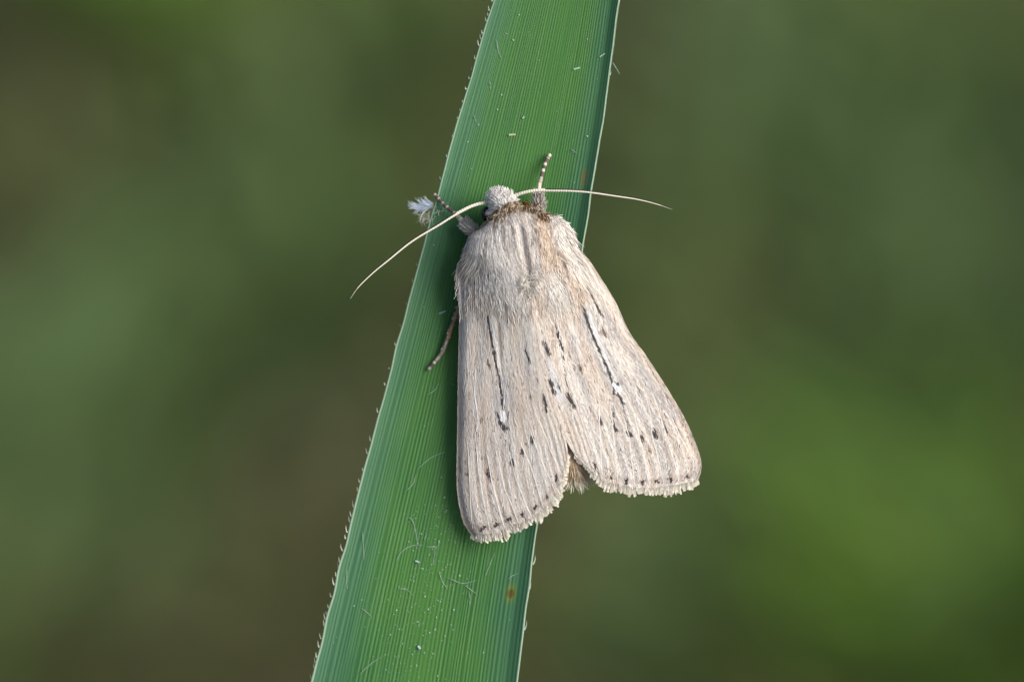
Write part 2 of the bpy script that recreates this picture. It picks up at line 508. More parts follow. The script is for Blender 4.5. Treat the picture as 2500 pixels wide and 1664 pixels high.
def wing_h(w, u, v, relief=True):
    c0, c1, d0, d1 = w.hp
    hc = c0 + (c1 - c0) * v; hd = d0 + (d1 - d0) * v
    h = hc + (hd - hc) * (1 - (1 - u) ** 1.6)
    h = h - .35 * np.exp(-(u / .05) ** 2)                       # the leading edge rolls down
    h = h + .75 * smooth(.34, 0.02, v) * np.sin(np.pi * np.clip(u, 0, 1)) ** .8
    if relief:
        h = h + .014 * np.cos(2 * np.pi * (u * NRIDGE + .35 * vn(u * 6, v * 3, 1))) * smooth(.45, .85, v) + .07 * (vn(u * 9, v * 4, 3) - .5)
        h = h - .05 * np.exp(-((u - .42) / .02) ** 2) * smooth(.75, .5, v)
    return h * MM

WL = wing([(1128,640),(1121,724),(1121,806),(1119,884),(1117,1000),(1116,1074),(1115,1136),(1117,1205),(1123,1243),(1134,1280),(1152,1306)],
          [(1288,700),(1303,745),(1318,817),(1329,895),(1340,940),(1355,985),(1364,1010),(1374,1045),(1383,1082),(1386,1112)],
          [(1128,640),(1180,640),(1235,660),(1288,700)],
          [(1152,1306),(1185,1307),(1220,1301),(1252,1286),(1282,1277),(1314,1256),(1336,1236),(1355,1208),(1371,1178),(1382,1148),(1386,1112)],
          1.7, 1.1, 3.75, 2.8)
WR = wing([(1392,590),(1434,631),(1472,687),(1500,733),(1539,815),(1575,865),(1607,913),(1643,971),(1667,1012),(1689,1058),(1703,1095),(1711,1122),(1711,1150),(1703,1174)],
          [(1285,700),(1297,745),(1309,817),(1321,895),(1334,945),(1350,985),(1362,1010),(1376,1052),(1390,1088),(1405,1112)],
          [(1392,590),(1365,610),(1325,645),(1285,700)],
          [(1703,1174),(1679,1181),(1631,1190),(1594,1194),(1553,1194),(1522,1188),(1493,1182),(1473,1174),(1455,1159),(1440,1146),(1424,1130),(1405,1112)],
          1.7, 1.2, 3.60, 2.6)

# pigment marks: (polyline, width px, strength, colour)
ML = [([(1176,660),(1176,728),(1173,784)], 4, .45, DARK), ([(1189,762),(1202,833),(1214,896),(1225,962),(1228,990)], 4.2, .85, DARK),
      ([(1182,700),(1189,762)], 3, .5, DARK),
      ([(1198,770),(1211,833),(1223,896),(1234,955),(1234,990)], 6, .7, BLUEW), ([(1227,1006),(1228,1016)], 9.5, 2.2, WHITE),
      ([(1214,1000),(1216,1012),(1220,1026)], 3.5, .8, DARK), ([(1240,1000),(1240,1018)], 3, .7, DARK), ([(1222,1030),(1236,1042)], 9, .7, DARK),
      ([(1229,1045),(1236,1070),(1252,1110)], 3, .5, DARK), ([(1192,872),(1195,890)], 5, .75, BROWN), ([(1281,846),(1294,877)], 4.5, .85, DARK), ([(1294,877),(1312,925)], 3, .35, DARK),
      ([(1326,962),(1334,997)], 5, .9, DARK), ([(1316,930),(1326,962)], 3, .4, DARK), ([(1298,1064),(1299,1078)], 5, 1, DARK), ([(1272,1092),(1276,1106)], 5, .9, DARK),
      ([(1250,1120),(1253,1136)], 5, 1, DARK), ([(1188,1148),(1196,1162)], 7, .8, DARK), ([(1229,1152),(1231,1158)], 4, .5, BROWN), ([(1138,1152),(1142,1158)], 5, .6, DARK),
      ([(1166,1040),(1163,1050)], 4, .5, DARK), ([(1294,960),(1300,966)], 3.5, .7, BROWN), ([(1358,1156),(1356,1172)], 3.5, 1, DARK), ([(1335,1205),(1334,1212)], 4, .9, DARK),
      ([(1306,1232),(1304,1240)], 5, 1, DARK), ([(1274,1249),(1274,1255)], 5, 1.1, DARK), ([(1239,1267),(1245,1262)], 5, 1, DARK), ([(1208,1280),(1214,1275)], 5, 1.1, DARK),
      ([(1175,1290),(1180,1284)], 5, 1.1, DARK), ([(1168,560),(1172,640),(1180,700)], 6, .3, GREY), ([(1252,768),(1240,720)], 3, .5, BROWN), ([(1222,745),(1221,765)], 3, .6, DARK),
      ([(1150,1000),(1145,1090)], 14, .35, GREY), ([(1160,900),(1156,1000)], 10, .4, BLUEW)]
MR = [([(1326,829),(1339,855)], 8, .75, DARK), ([(1319,835),(1322,870)], 4, .55, DARK), ([(1326,875),(1336,895)], 7, .45, DARK), ([(1341,922),(1350,953)], 8, .9, DARK),
      ([(1358,926),(1364,945)], 4.5, .95, DARK), ([(1384,958),(1399,987)], 7.5, .85, DARK), ([(1359,806),(1372,846)], 5.5, .8, DARK), ([(1350,770),(1359,806)], 3.5, .5, DARK),
      ([(1372,846),(1378,913),(1386,958)], 3, .5, DARK), ([(1396,985),(1404,1040)], 3, .4, GREY), ([(1338,880),(1350,920),(1366,970)], 9, .6, BLUEW), ([(1412,890),(1416,899)], 5, .8, BROWN), ([(1397,888),(1398,894)], 3, .6, DARK),
      ([(1392,655),(1404,690),(1421,746),(1435,790),(1457,842),(1473,880),(1495,932)], 5.5, .75, DARK), ([(1409,690),(1430,750),(1447,795),(1466,845),(1482,885),(1498,920)], 7, .75, BLUEW),
      ([(1503,937),(1507,947)], 10.5, 2.4, WHITE), ([(1496,928),(1508,932)], 4, .9, DARK), ([(1494,940),(1497,960)], 3.5, .75, DARK), ([(1505,956),(1507,962)], 5.5, 1, BROWN), ([(1513,965),(1517,980)], 5, .95, DARK),
      ([(1516,975),(1523,1003),(1532,1045)], 3.5, .65, DARK), ([(1496,970),(1498,1030)], 3.5, .5, DARK), ([(1388,638),(1412,672),(1436,708),(1470,770)], 4, .6, DARK), ([(1405,665),(1450,760),(1490,830)], 8, .35, GREY), ([(1468,800),(1474,812)], 9, .6, BROWN),
      ([(1462,1018),(1464,1030)], 5.5, 1, DARK), ([(1497,1034),(1502,1046)], 7, .9, DARK), ([(1529,1050),(1537,1060)], 7, .9, DARK), ([(1564,1062),(1569,1071)], 6.5, .95, BROWN * .6), ([(1595,1050),(1599,1061)], 7, .95, DARK),
      ([(1620,1042),(1627,1050)], 6, .8, DARK), ([(1642,1012),(1648,1035),(1654,1050)], 4, .6, DARK), ([(1660,1000),(1672,1040)], 5, .3, BROWN), ([(1449,1126),(1453,1138)], 4.5, .95, DARK), ([(1491,1161),(1491,1166)], 4.5, .9, DARK),
      ([(1529,1170),(1529,1176)], 5.5, 1.1, DARK), ([(1567,1172),(1570,1178)], 5, 1, DARK), ([(1602,1170),(1607,1173)], 5.5, 1, DARK), ([(1636,1165),(1639,1170)], 5.5, 1.1, DARK), ([(1677,1159),(1680,1163)], 6, 1.2, DARK),
      ([(1560,900),(1600,960),(1640,1010)], 24, .55, GREY), ([(1530,850),(1590,950)], 10, .4, GREY), ([(1690,1120),(1700,1160)], 12, .45, GREY * .8), ([(1570,870),(1660,1020),(1700,1110)], 5, .35, BROWN)]
def seg_dist(x, y, pl):
    d = np.full(np.shape(x), 1e9)
    for (x0, y0), (x1, y1) in zip(pl[:-1], pl[1:]):
        dx, dy = x1 - x0, y1 - y0
        t = np.clip(((x - x0) * dx + (y - y0) * dy) / (dx * dx + dy * dy + 1e-9), 0, 1)
        d = np.minimum(d, np.hypot(x - x0 - t * dx, y - y0 - t * dy))
    return d
def wing_color(w, marks, u, v, x, y, rng, per_scale):
    sd = 0 if w is WL else 3
    rnd = rng.random(np.shape(u))
    n1 = vn(u * 40, v * 7, sd); n2 = vn(u * 11, v * 4, sd + 1); n3 = vn(u * 90, v * 22, sd + 2)
    c = mixc(CREAM, PEACH, smooth(.3, .8, n2) * .75)
    c = mixc(c, TAN, smooth(.55, .9, n1) * .55)
    c = mixc(c, GREY, smooth(.5, .85, vn(u * 26, v * 6, sd + 4)) * .6)
    # ridges and furrows towards the outer margin
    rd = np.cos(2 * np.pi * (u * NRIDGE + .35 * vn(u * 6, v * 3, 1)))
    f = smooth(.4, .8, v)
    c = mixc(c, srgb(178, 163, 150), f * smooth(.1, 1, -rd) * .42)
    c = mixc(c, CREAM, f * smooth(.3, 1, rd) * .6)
    # veins
    for k, uv_ in enumerate((.10, .17, .24, .31, .375, .445, .51, .58, .65, .73, .81)):
        uu = uv_ + .03 * (v - .9) * (k - 5) * .2
        dv = np.abs(u - uu - .004 * np.sin(v * 9 + k))
        c = mixc(c, WHITE, smooth(.0085, .002, dv) * smooth(.45, .7, v) * .3)
        c = mixc(c, GREY * .8, smooth(.012, .003, np.abs(u - uu - .014)) * smooth(.4, .7, v) * .35)
    # leading edge and outer margin a little browner
    c = mixc(c, TAN * .85, smooth(.05, 0, u) * .5)
    c = mixc(c, TAN * .8, np.exp(-((v - .962) / .012) ** 2) * .6)
    # scattered dark scales
    sp = (n3 > .80) * (rnd < .35) if per_scale else (n3 > .84) * .35
    c = mixc(c, BROWN * .8, np.asarray(sp, float) * .7)
    for pl, wd, st, cc in marks:
        d = seg_dist(x, y, pl)
        p = st * 1.22 * np.exp(-(d / (wd * .88)) ** 2 * 1.3)
        a = (rng.uniform(.22, .85, np.shape(u)) < p) * 1.0 if per_scale else np.clip(p, 0, 1) * .9
        c = mixc(c, cc, np.clip(a, 0, 1) * .93)
    if per_scale:
        c = c * (1 + .22 * (rnd - .6))[..., None]
    return np.clip(c, 0, .92)

def make_wing(w, marks, lift, lab):
    nu, nv = 181, 281
    u, v = np.meshgrid(np.linspace(0, 1, nu), np.linspace(0, 1, nv), indexing='xy')
    xy = wing_xy(w, u, v)
    P = px(xy[..., 0], xy[..., 1], wing_h(w, u, v) + lift)
    col = wing_color(w, marks, u, v, xy[..., 0], xy[..., 1], RNG, False) * .86
    P_ = P.reshape(-1, 3)
    F = gridfaces(nv, nu)
    e1 = P_[F[0, 1]] - P_[F[0, 0]]; e2 = P_[F[0, 3]] - P_[F[0, 0]]
    if np.cross(e1, e2)[2] < 0: F = F[:, ::-1]
    ob = build('forewing', P_, F, M_WING, moth, col=col, matrix=LEAFM)
    s_ = ob.modifiers.new('thickness', 'SOLIDIFY'); s_.thickness = .00004; s_.offset = -1
    tag(ob, lab)
    # flattened scales lying along the veins
    n = 52000
    su = RNG.random(n) ** .95; sv_ = RNG.random(n) ** .72 * .985
    L = RNG.uniform(8, 18, n) * (2.0 - 1.4 * sv_ ** .7)
    span = np.linalg.norm(wing_xy(w, su, np.ones(n)) - wing_xy(w, su, np.zeros(n)), axis=1)
    kk = np.linspace(0, 1, 4)
    vv = sv_[:, None] + (L / span)[:, None] * kk[None, :]
    uu = su[:, None] + RNG.normal(0, .009, n)[:, None] * kk[None, :]
    vv = np.minimum(vv, 1.005); uu = np.clip(uu, .002, .998)
    xy = wing_xy(w, uu, vv)
    lf = (np.array([.010, .022, .03, .034])[None, :] * RNG.uniform(.5, 1.5, (n, 1))) * MM
    P = px(xy[..., 0], xy[..., 1], wing_h(w, uu, vv) + lift + lf)
    W = np.array([1.6, 2.4, 2.3, 1.2])[None, :] * RNG.uniform(.7, 1.25, (n, 1)) * K
    c = wing_color(w, marks, uu[:, 1], vv[:, 1], xy[:, 1, 0], xy[:, 1, 1], RNG, True)
    V, F = ribbons(P, W, roll=.26)
    sc_ = build('wing_scales', V, F, M_SCALE, ob, col=np.repeat(c, 8, axis=0), matrix=LEAFM)
    tag(sc_, kind='stuff')
    # fringe of spatulate scales round the outer margin
    tt, lens, layer = [], [], []
    for lay, (cnt, lo, hi) in enumerate(((210, 7, 12), (170, 13, 21), (110, 17, 26))):
        q = (np.arange(cnt) + RNG.uniform(0, 1, cnt)) / cnt
        gap = vn(q * 55, q * 0, 5 + lay)
        ok = gap > (0, .22, .42)[lay]
        q = q[ok]
        tt.append(q); lens.append(RNG.uniform(lo, hi, len(q)) * (.75 + .5 * vn(q * 30, q * 0, 2)[:])); layer.append(np.full(len(q), lay))
    tt, lens, layer = map(np.concatenate, (tt, lens, layer))
    lens = lens * (1 - .62 * smooth(.72, .92, tt)) * (1 - .35 * smooth(.06, 0, tt))
    p0 = wing_xy(w, tt, np.full(len(tt), .992)); pm = wing_xy(w, tt, np.full(len(tt), .93))
    # outward direction: between vein direction and margin normal
    tg = wing_xy(w, np.clip(tt + .01, 0, 1), np.ones(len(tt))) - wing_xy(w, np.clip(tt - .01, 0, 1), np.ones(len(tt)))
    nrm = np.stack([-tg[:, 1], tg[:, 0]], -1); nrm /= np.linalg.norm(nrm, axis=1, keepdims=True)
    dv = p0 - pm; dv /= np.linalg.norm(dv, axis=1, keepdims=True)
    nrm *= np.sign((nrm * dv).sum(1, keepdims=True))
    dr = dv * .5 + nrm * .7 + RNG.normal(0, .10, dv.shape)
    dr /= np.linalg.norm(dr, axis=1, keepdims=True)
    kk = np.array([0, .3, .6, .82, .94, 1.0])
    PX = p0[:, None] + dr[:, None] * (lens[:, None] * kk[None])[..., None]
    h0 = wing_h(w, tt, np.full(len(tt), .99)) + lift
    H = h0[:, None] + MM * (.035 - .02 * layer[:, None] - .05 * kk[None] + RNG.normal(0, .015, (len(tt), 1)))
    wd = np.array([2.0, 2.6, 4.2, 5.2, 4.6, 2.2])[None] * RNG.uniform(.75, 1.15, (len(tt), 1)) * np.where(layer > 0, 1.0, .75)[:, None] * K
    V, F = ribbons(px(PX[..., 0], PX[..., 1], H), wd, roll=.2)
    cb = mixc(srgb(188, 176, 158), srgb(228, 224, 210), RNG.random(len(tt)))
    grad = np.array([.72, .8, .95, 1.05, 1.05, 1.05])
    cc = np.clip(cb[:, None] * grad[None, :, None], 0, 1)
    fr = build('fringe', V, F, M_SCALE, ob, col=np.repeat(cc.reshape(-1, 3), 2, axis=0), matrix=LEAFM)
    tag(fr, kind='stuff')
    return ob
VEIN_L = [[(1139,1040),(1147,1174),(1150,1240),(1154,1290)], [(1160,1060),(1172,1169),(1183,1230),(1196,1292)], [(1186,1090),(1204,1186),(1217,1235),(1231,1287)], [(1215,1110),(1232,1189),(1248,1230),(1266,1275)],
          [(1240,1090),(1258,1160),(1276,1210),(1297,1262)], [(1262,1060),(1296,1139),(1311,1185),(1327,1238)], [(1290,1040),(1325,1130),(1341,1165),(1355,1198)], [(1300,990),(1336,1075),(1354,1120),(1372,1160)],
          [(1197,770),(1209,833),(1221,896),(1232,955),(1229,1000)], [(1163,880),(1160,960),(1166,1040),(1160,1060)]]
VEIN_R = [[(1610,930),(1653,1049),(1682,1104),(1704,1156)], [(1580,930),(1602,986),(1623,1051),(1641,1110),(1658,1176)], [(1570,950),(1585,995),(1594,1068),(1608,1122),(1621,1180)], [(1525,955),(1546,1005),(1565,1080),(1576,1130),(1586,1186)],
          [(1516,1000),(1536,1068),(1543,1126),(1549,1188)], [(1488,970),(1497,1056),(1503,1115),(1509,1180)], [(1460,910),(1464,1039),(1467,1100),(1471,1160)], [(1394,985),(1402,1034),(1420,1085),(1438,1135)],
          [(1410,690),(1432,750),(1449,795),(1468,845),(1484,885),(1500,925)], [(1380,890),(1400,960),(1425,1040),(1448,1110)]]
def wing_veins(ob, w, lift, lines):
    u, v = np.meshgrid(np.linspace(0, 1, 140), np.linspace(0, 1, 200)); q = wing_xy(w, u, v).reshape(-1, 2); hq = wing_h(w, u, v).ravel()
    for pl in lines:
        p = spline(pl, 44)
        p[:, 0] += (vn(np.arange(44) / 5, np.full(44, pl[0][0]), 2) - .5) * 2.2
        i = np.argmin(((p[:, None] - q[None]) ** 2).sum(-1), axis=1)
        h = np.convolve(np.pad(hq[i], 3, mode='edge'), np.ones(7) / 7, 'valid') + lift + .052 * MM
        t = np.linspace(0, 1, 44)
        W = (np.interp(t, [0, .25, .9, 1], [.3, 1, 1, .5]) * 2.7 * K * (.75 + .5 * vn(t * 20, t * 0, 3)))[None]
        V, F = ribbons(px(p[:, 0], p[:, 1], h)[None], W, roll=0.0)
        c = mixc(np.array(srgb(226, 216, 204)), np.array(srgb(246, 243, 238)), vn(t * 24, t * 0 + pl[0][1], 4))
        build('vein', V, F, M_SCALE, ob, col=np.repeat(c, 2, axis=0), matrix=LEAFM)
wl = make_wing(WL, ML, .00012, 'forewing lying over the green blade')
wr = make_wing(WR, MR, 0.0, 'forewing reaching out past the blade edge')
wing_veins(wl, WL, .00012, VEIN_L)
wing_veins(wr, WR, 0.0, VEIN_R)

def wing_height_at(x, y):
    """rough height of the wing surfaces under a hair, by nearest sampled wing point"""
    return H_NEAR(x, y)
_hs = []
for w, lf in ((WL, .12), (WR, 0)):
    u, v = np.meshgrid(np.linspace(0, 1, 60), np.linspace(0, .5, 60))
    q = wing_xy(w, u, v); _hs.append(np.c_[q.reshape(-1, 2), (wing_h(w, u, v, False) + lf * MM).ravel()])
_hs = np.vstack(_hs)
_HG = np.zeros((80, 80))                   # raster of wing height over the shoulder region
_ix = ((_hs[:, 0] - 1090) / 5).astype(int); _iy = ((_hs[:, 1] - 560) / 5).astype(int)
_ok = (_ix >= 0) & (_ix < 80) & (_iy >= 0) & (_iy < 80)
np.maximum.at(_HG, (_iy[_ok], _ix[_ok]), _hs[_ok, 2])
def H_NEAR(x, y):
    ix = np.clip(((x - 1090) / 5).astype(int), 0, 79); iy = np.clip(((y - 560) / 5).astype(int), 0, 79)
    return _HG[iy, ix]

# --- fur
FLOW = np.array([(1160,575,-.45,1),(1128,640,-.18,1),(1135,700,.0,1),(1150,620,-.15,1),(1180,620,.15,1),(1205,680,.25,1),(1230,620,.42,1),(1270,650,.52,1),(1250,690,.45,1),
    (1240,545,.35,1),(1205,560,.0,1),(1290,570,.1,1),(1300,620,.03,1),(1300,680,.0,1),(1340,580,.22,1),(1380,570,.42,1),(1392,545,.6,.9),(1330,690,.25,1),(1380,680,.5,1),(1395,620,.5,1),
    (1280,515,.45,.7),(1200,530,-.5,.8),(1225,512,-.35,.7),(1250,505,.1,.8),(1320,515,.6,.7),(1360,530,.7,.6),(1185,540,-.6,.8)], float)
def flow(x, y):
    wx = np.zeros_like(x); wy = np.zeros_like(x)
    for fx, fy, dx, dy in FLOW:
        l = math.hypot(dx, dy); k_ = 1 / ((x - fx) ** 2 + (y - fy) ** 2 + 180) ** 1.3
        wx += k_ * dx / l; wy += k_ * dy / l
    l = np.hypot(wx, wy) + 1e-12
    return wx / l, wy / l
COLLAR = [(1203,527),(1224,511),(1243,499),(1262,495),(1290,497),(1314,512),(1330,527)]
def fur(name, x, y, L, rootlift, tiplift, col, width=2.3, nk=6, parent=None, jit=.12, curl=.0, dirs=None):
    n = len(x)
    X = np.zeros((n, nk)); Y = np.zeros((n, nk)); H = np.zeros((n, nk))
    X[:, 0], Y[:, 0] = x, y
    ang = RNG.normal(0, jit, n); crl = RNG.normal(0, curl, n) + RNG.normal(0, .05, n)
    for k in range(1, nk):
        dx, dy = flow(X[:, k - 1], Y[:, k - 1]) if dirs is None else dirs(X[:, k - 1], Y[:, k - 1])
        ca, sa = np.cos(ang), np.sin(ang); ang = ang + crl
        st = L / (nk - 1)
        X[:, k] = X[:, k - 1] + st * (dx * ca - dy * sa); Y[:, k] = Y[:, k - 1] + st * (dx * sa + dy * ca)
    for k in range(nk):
        hb, s = body_top(X[:, k], Y[:, k])
        H[:, k] = np.maximum(hb, H_NEAR(X[:, k], Y[:, k])) if name == 'thorax_fur' else hb
        if k: H[:, k] = np.maximum(H[:, k], H[:, k - 1] - L / (nk - 1) * K * .55)
    t = np.linspace(0, 1, nk)[None, :]
    tiplift = np.asarray(tiplift, float).reshape(-1, 1)
    H = H + MM * (rootlift + (tiplift - rootlift) * np.sqrt(t)) * RNG.uniform(.4, 1.35, (n, 1)) 
    W = (np.interp(t, [0, .3, .75, 1], [.8, 1, .8, .25]) * width * K) * RNG.uniform(.7, 1.3, (n, 1))
    V, F = ribbons(px(X, Y, H), W, roll=.38 if name == 'thorax_fur' else .55)
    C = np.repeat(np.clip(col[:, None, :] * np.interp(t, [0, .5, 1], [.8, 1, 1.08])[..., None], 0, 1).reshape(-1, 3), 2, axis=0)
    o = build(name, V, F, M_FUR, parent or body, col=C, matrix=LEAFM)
    tag(o, kind='stuff')
    return o

n = 68000
x = RNG.uniform(1112, 1405, n); y = RNG.uniform(498, 830, n)
_, s = body_top(x, y)
inwing = (y > 640) & (x > 1117) & (x < 1415) & (RNG.random(n) < np.interp(y, [640, 680, 715, 775], [.9, .6, .25, .0]) * smooth(1110, np.interp(y, [640, 730], [1126, 1170]), x) * smooth(1450, 1370, x))
clear_head = (y > np.interp(x, [1170, 1190, 1203, 1224, 1243, 1262, 1290, 1314, 1345, 1380], [562, 546, 529, 513, 500, 496, 498, 511, 521, 535]))
ok = ((np.abs(s) < 1.0) & (y < 700) | inwing) & clear_head
x, y = x[ok], y[ok]
n = len(x)
dcol = seg_dist(x, y, COLLAR)
L = np.interp(dcol, [0, 20, 60, 110, 180], [15, 27, 66, 98, 90]) * RNG.uniform(.6, 1.2, n)
L = np.where((x > 1355) & (y < 575), L * .7, L)
_, s = body_top(x, y)
L = L * np.interp(y, [610, 690, 750], [1, .75, .45]) * RNG.uniform(.55, 1.15, n) * np.where(s < -.85, .75, 1.0)
r = RNG.random(n)
sx, sy = x.copy(), y.copy()                     # follow each hair's streamline up to the collar
for _ in range(14):
    ddx, ddy = flow(sx, sy); up_ = np.clip(sy - 520, 0, 14)
    sx -= ddx * up_; sy -= ddy * up_
nz = vn(sx / 13, y / 130, 1); nz2 = vn(sx / 4.5, y / 110, 2)
nz3 = vn(sx / 2.1, y / 70, 6)
c = mixc(srgb(244, 240, 234), srgb(226, 219, 211), r)
c = mixc(c, srgb(232, 212, 190), smooth(.35, .75, nz) * np.interp(x, [1180, 1320], [.45, .85]))
c = mixc(c, srgb(182, 173, 168), (nz2 > .64) * .4 * np.interp(x, [1180, 1330], [1, .5]))
c = mixc(c, srgb(196, 158, 122), ((r > .93) & (nz > .45)) * .6)
c = mixc(c, srgb(128, 114, 106), smooth(.66, .8, nz3) * .7)
c = mixc(c, srgb(96, 82, 74), (RNG.random(n) < .09) * .75)
gv = np.abs(x + 7 - np.interp(y, [541, 694], [1268, 1293]))
c = mixc(c, srgb(132, 124, 122), np.exp(-(gv / 7) ** 2) * smooth(590, 650, y) * smooth(710, 690, y) * (RNG.random(n) < .6))  # shade in the groove between the shoulder flaps, painted into the hair colour
side_br = np.exp(-(((x - 1138) / 12) ** 2 + ((y - 612) / 22) ** 2))
c = mixc(c, srgb(168, 130, 90), side_br * .45)
br = np.exp(-(dcol / 13) ** 2) * (.35 + .65 * (RNG.random(n) < .7))
c = mixc(c, srgb(128, 94, 58), np.clip(br, 0, 1) * .85)
mid = np.exp(-(((x - 1275) / 18) ** 2 + ((y - 535) / 14) ** 2))
c = mixc(c, srgb(238, 230, 220), mid * .8)
c = mixc(c, mixc(CREAM, PEACH, nz), smooth(665, 740, y) * .75)
fur('thorax_fur', x, y, L, .03, np.interp(y, [600, 700, 760], [.15, .12, .05]), c, width=1.8, nk=7, jit=.05)

# tuft where the two shoulder flaps meet
n = 260
x = RNG.normal(1290, 10, n); y = RNG.normal(690, 12, n)
c = mixc(srgb(236, 232, 222), srgb(190, 182, 172), RNG.random(n))
fur('thorax_tuft', x, y, RNG.uniform(14, 28, n), .40, .55, c * .95, width=1.9, jit=.8, curl=.18)

# crest hairs standing along the collar and out from the shoulder
n = 380
q = RNG.random(n); cp = spline(COLLAR, 60); i = (q * 59).astype(int)
x = cp[i, 0] + RNG.normal(0, 5, n); y = cp[i, 1] + RNG.normal(2, 4, n)
c = mixc(srgb(122, 88, 52), srgb(216, 200, 176), (RNG.random(n) < .5) * 1.0)
fur('collar_fur', x, y, RNG.uniform(9, 18, n), .10, .40, c * .9, width=2.4, jit=.5, curl=.12)
n = 45
q = RNG.random(n)
x = np.interp(q, [0, .5, 1], [1355, 1378, 1390]) + RNG.normal(0, 4, n); y = np.interp(q, [0, .5, 1], [527, 545, 600]) + RNG.normal(0, 3, n)
def outw(X, Y): return np.full_like(X, .80), np.interp(Y, [520, 600], [.1, .9])
fur('shoulder_fur', x, y, RNG.uniform(8, 24, n), .05, .1, np.tile(srgb(225, 222, 212), (n, 1)), width=1.8, jit=.45, dirs=outw)

# head: short grey upright pile
n = 3600
x = RNG.uniform(1185, 1268, n); y = RNG.uniform(461, 522, n)
_, s = body_top(x, y)
ok = (np.abs(s) < 1.0) & (y < np.interp(x, [1180, 1203, 1224, 1243, 1262, 1290], [535, 522, 506, 496, 492, 480])); x, y = x[ok], y[ok]; n = len(x)
def headflow(X, Y):
    dx = X - 1238; dy = Y - 512; l = np.hypot(dx, dy) + 1e-6
    return dx / l, dy / l
c = mixc(srgb(240, 236, 230), srgb(208, 204, 198), RNG.random(n))
c = mixc(c, srgb(130, 122, 116), (RNG.random(n) < .12) * .7)
fur('head_fur', x, y, RNG.uniform(7, 14, n), .04, .19, c, width=2.0, nk=4, jit=.35, dirs=headflow)

# tail tuft of the abdomen between the wings
n = 1500
x = RNG.uniform(1368, 1440, n); y = RNG.uniform(1085, 1160, n)
_, s = body_top(x, y); ok = np.abs(s) < 1.25; x, y = x[ok], y[ok]; n = len(x)
def tailflow(X, Y):
    dx = (X - 1398) / 62; l = np.hypot(dx, 1)
    return dx / l + .0, 1 / l
c = mixc(srgb(196, 160, 122), srgb(228, 212, 186), RNG.random(n))
c = mixc(c, srgb(226, 222, 204), smooth(1125, 1160, y))
fur('abdomen_fur', x, y, RNG.uniform(26, 52, n), .03, .2, c * .92, width=2.4, jit=.22, dirs=tailflow)

# --- eye
def ball(c, r, n=14):
    t = np.linspace(0.02, np.pi - .02, n); p = np.linspace(0, 2 * np.pi, 2 * n, endpoint=False)
    T, Pp = np.meshgrid(t, p, indexing='ij')
    V = np.stack([np.sin(T) * np.cos(Pp), np.sin(T) * np.sin(Pp), np.cos(T)], -1) * np.asarray(r) + np.asarray(c)
    return V.reshape(-1, 3), gridfaces(n, 2 * n, True)
V, F = ball(px(1186, 522, 2.5 * MM), np.array([12, 19, 17]) * K)
build('eye', V, F, M_EYE, moth, matrix=LEAFM)

# --- antennae: ringed, cream above with a dark stripe along the front
def antenna(pts):
    p = spline(pts, 230); k = len(p)
    t = np.linspace(0, 1, k)
    rad = np.interp(t, [0, .05, .3, .7, .95, 1], [4.3, 4.1, 3.7, 2.7, 1.5, .7]) * K
    rad = rad * (1 + .14 * np.sin(np.arange(k) * 2 * np.pi / 3.4) * np.interp(t, [0, .5, 1], [1, .6, .3]))
    P = px(p[:, 0], p[:, 1], p[:, 2] * MM)
    V, F = tube(P, rad, 12)
    nr = k * 12
    C = np.tile(srgb(232, 226, 208), (len(V), 1))
    ang = np.tile(np.arange(12), k); kk = np.repeat(np.arange(k), 12)
    N = V[:nr] - np.repeat(P, 12, axis=0); N /= np.linalg.norm(N, axis=1, keepdims=True)
    front = (N[:, 1] > .12) & (N[:, 2] > -.5) & (N[:, 2] < .985) & (t[kk] > .22)
    C[:nr][front] = srgb(52, 46, 38)
    line = (np.sin(kk * 2 * np.pi / 3.4) < -.6) & ~front
    C[:nr][line] *= .72
    tip = t[kk] > .93
    C[:nr][tip] = C[:nr][tip] * .55
    return build('antenna', V, F, M_BODY, moth, col=C, matrix=LEAFM)
a1 = antenna([(1204,495,3.0),(1190,494.5,3.1),(1159,500.5,3.3),(1121,518,3.4),(1070,549,3.4),(1003,590,3.3),(952,631,3.2),(904,671,3.0),(871,705,2.8),(855,729,2.6)])
a2 = antenna([(1246,484,3.0),(1259,477,3.1),(1293,467,3.3),(1357,464.5,3.4),(1421,467,3.4),(1500,477.5,3.2),(1560,487,3.0),(1610,500,2.8),(1641,511,2.6)])

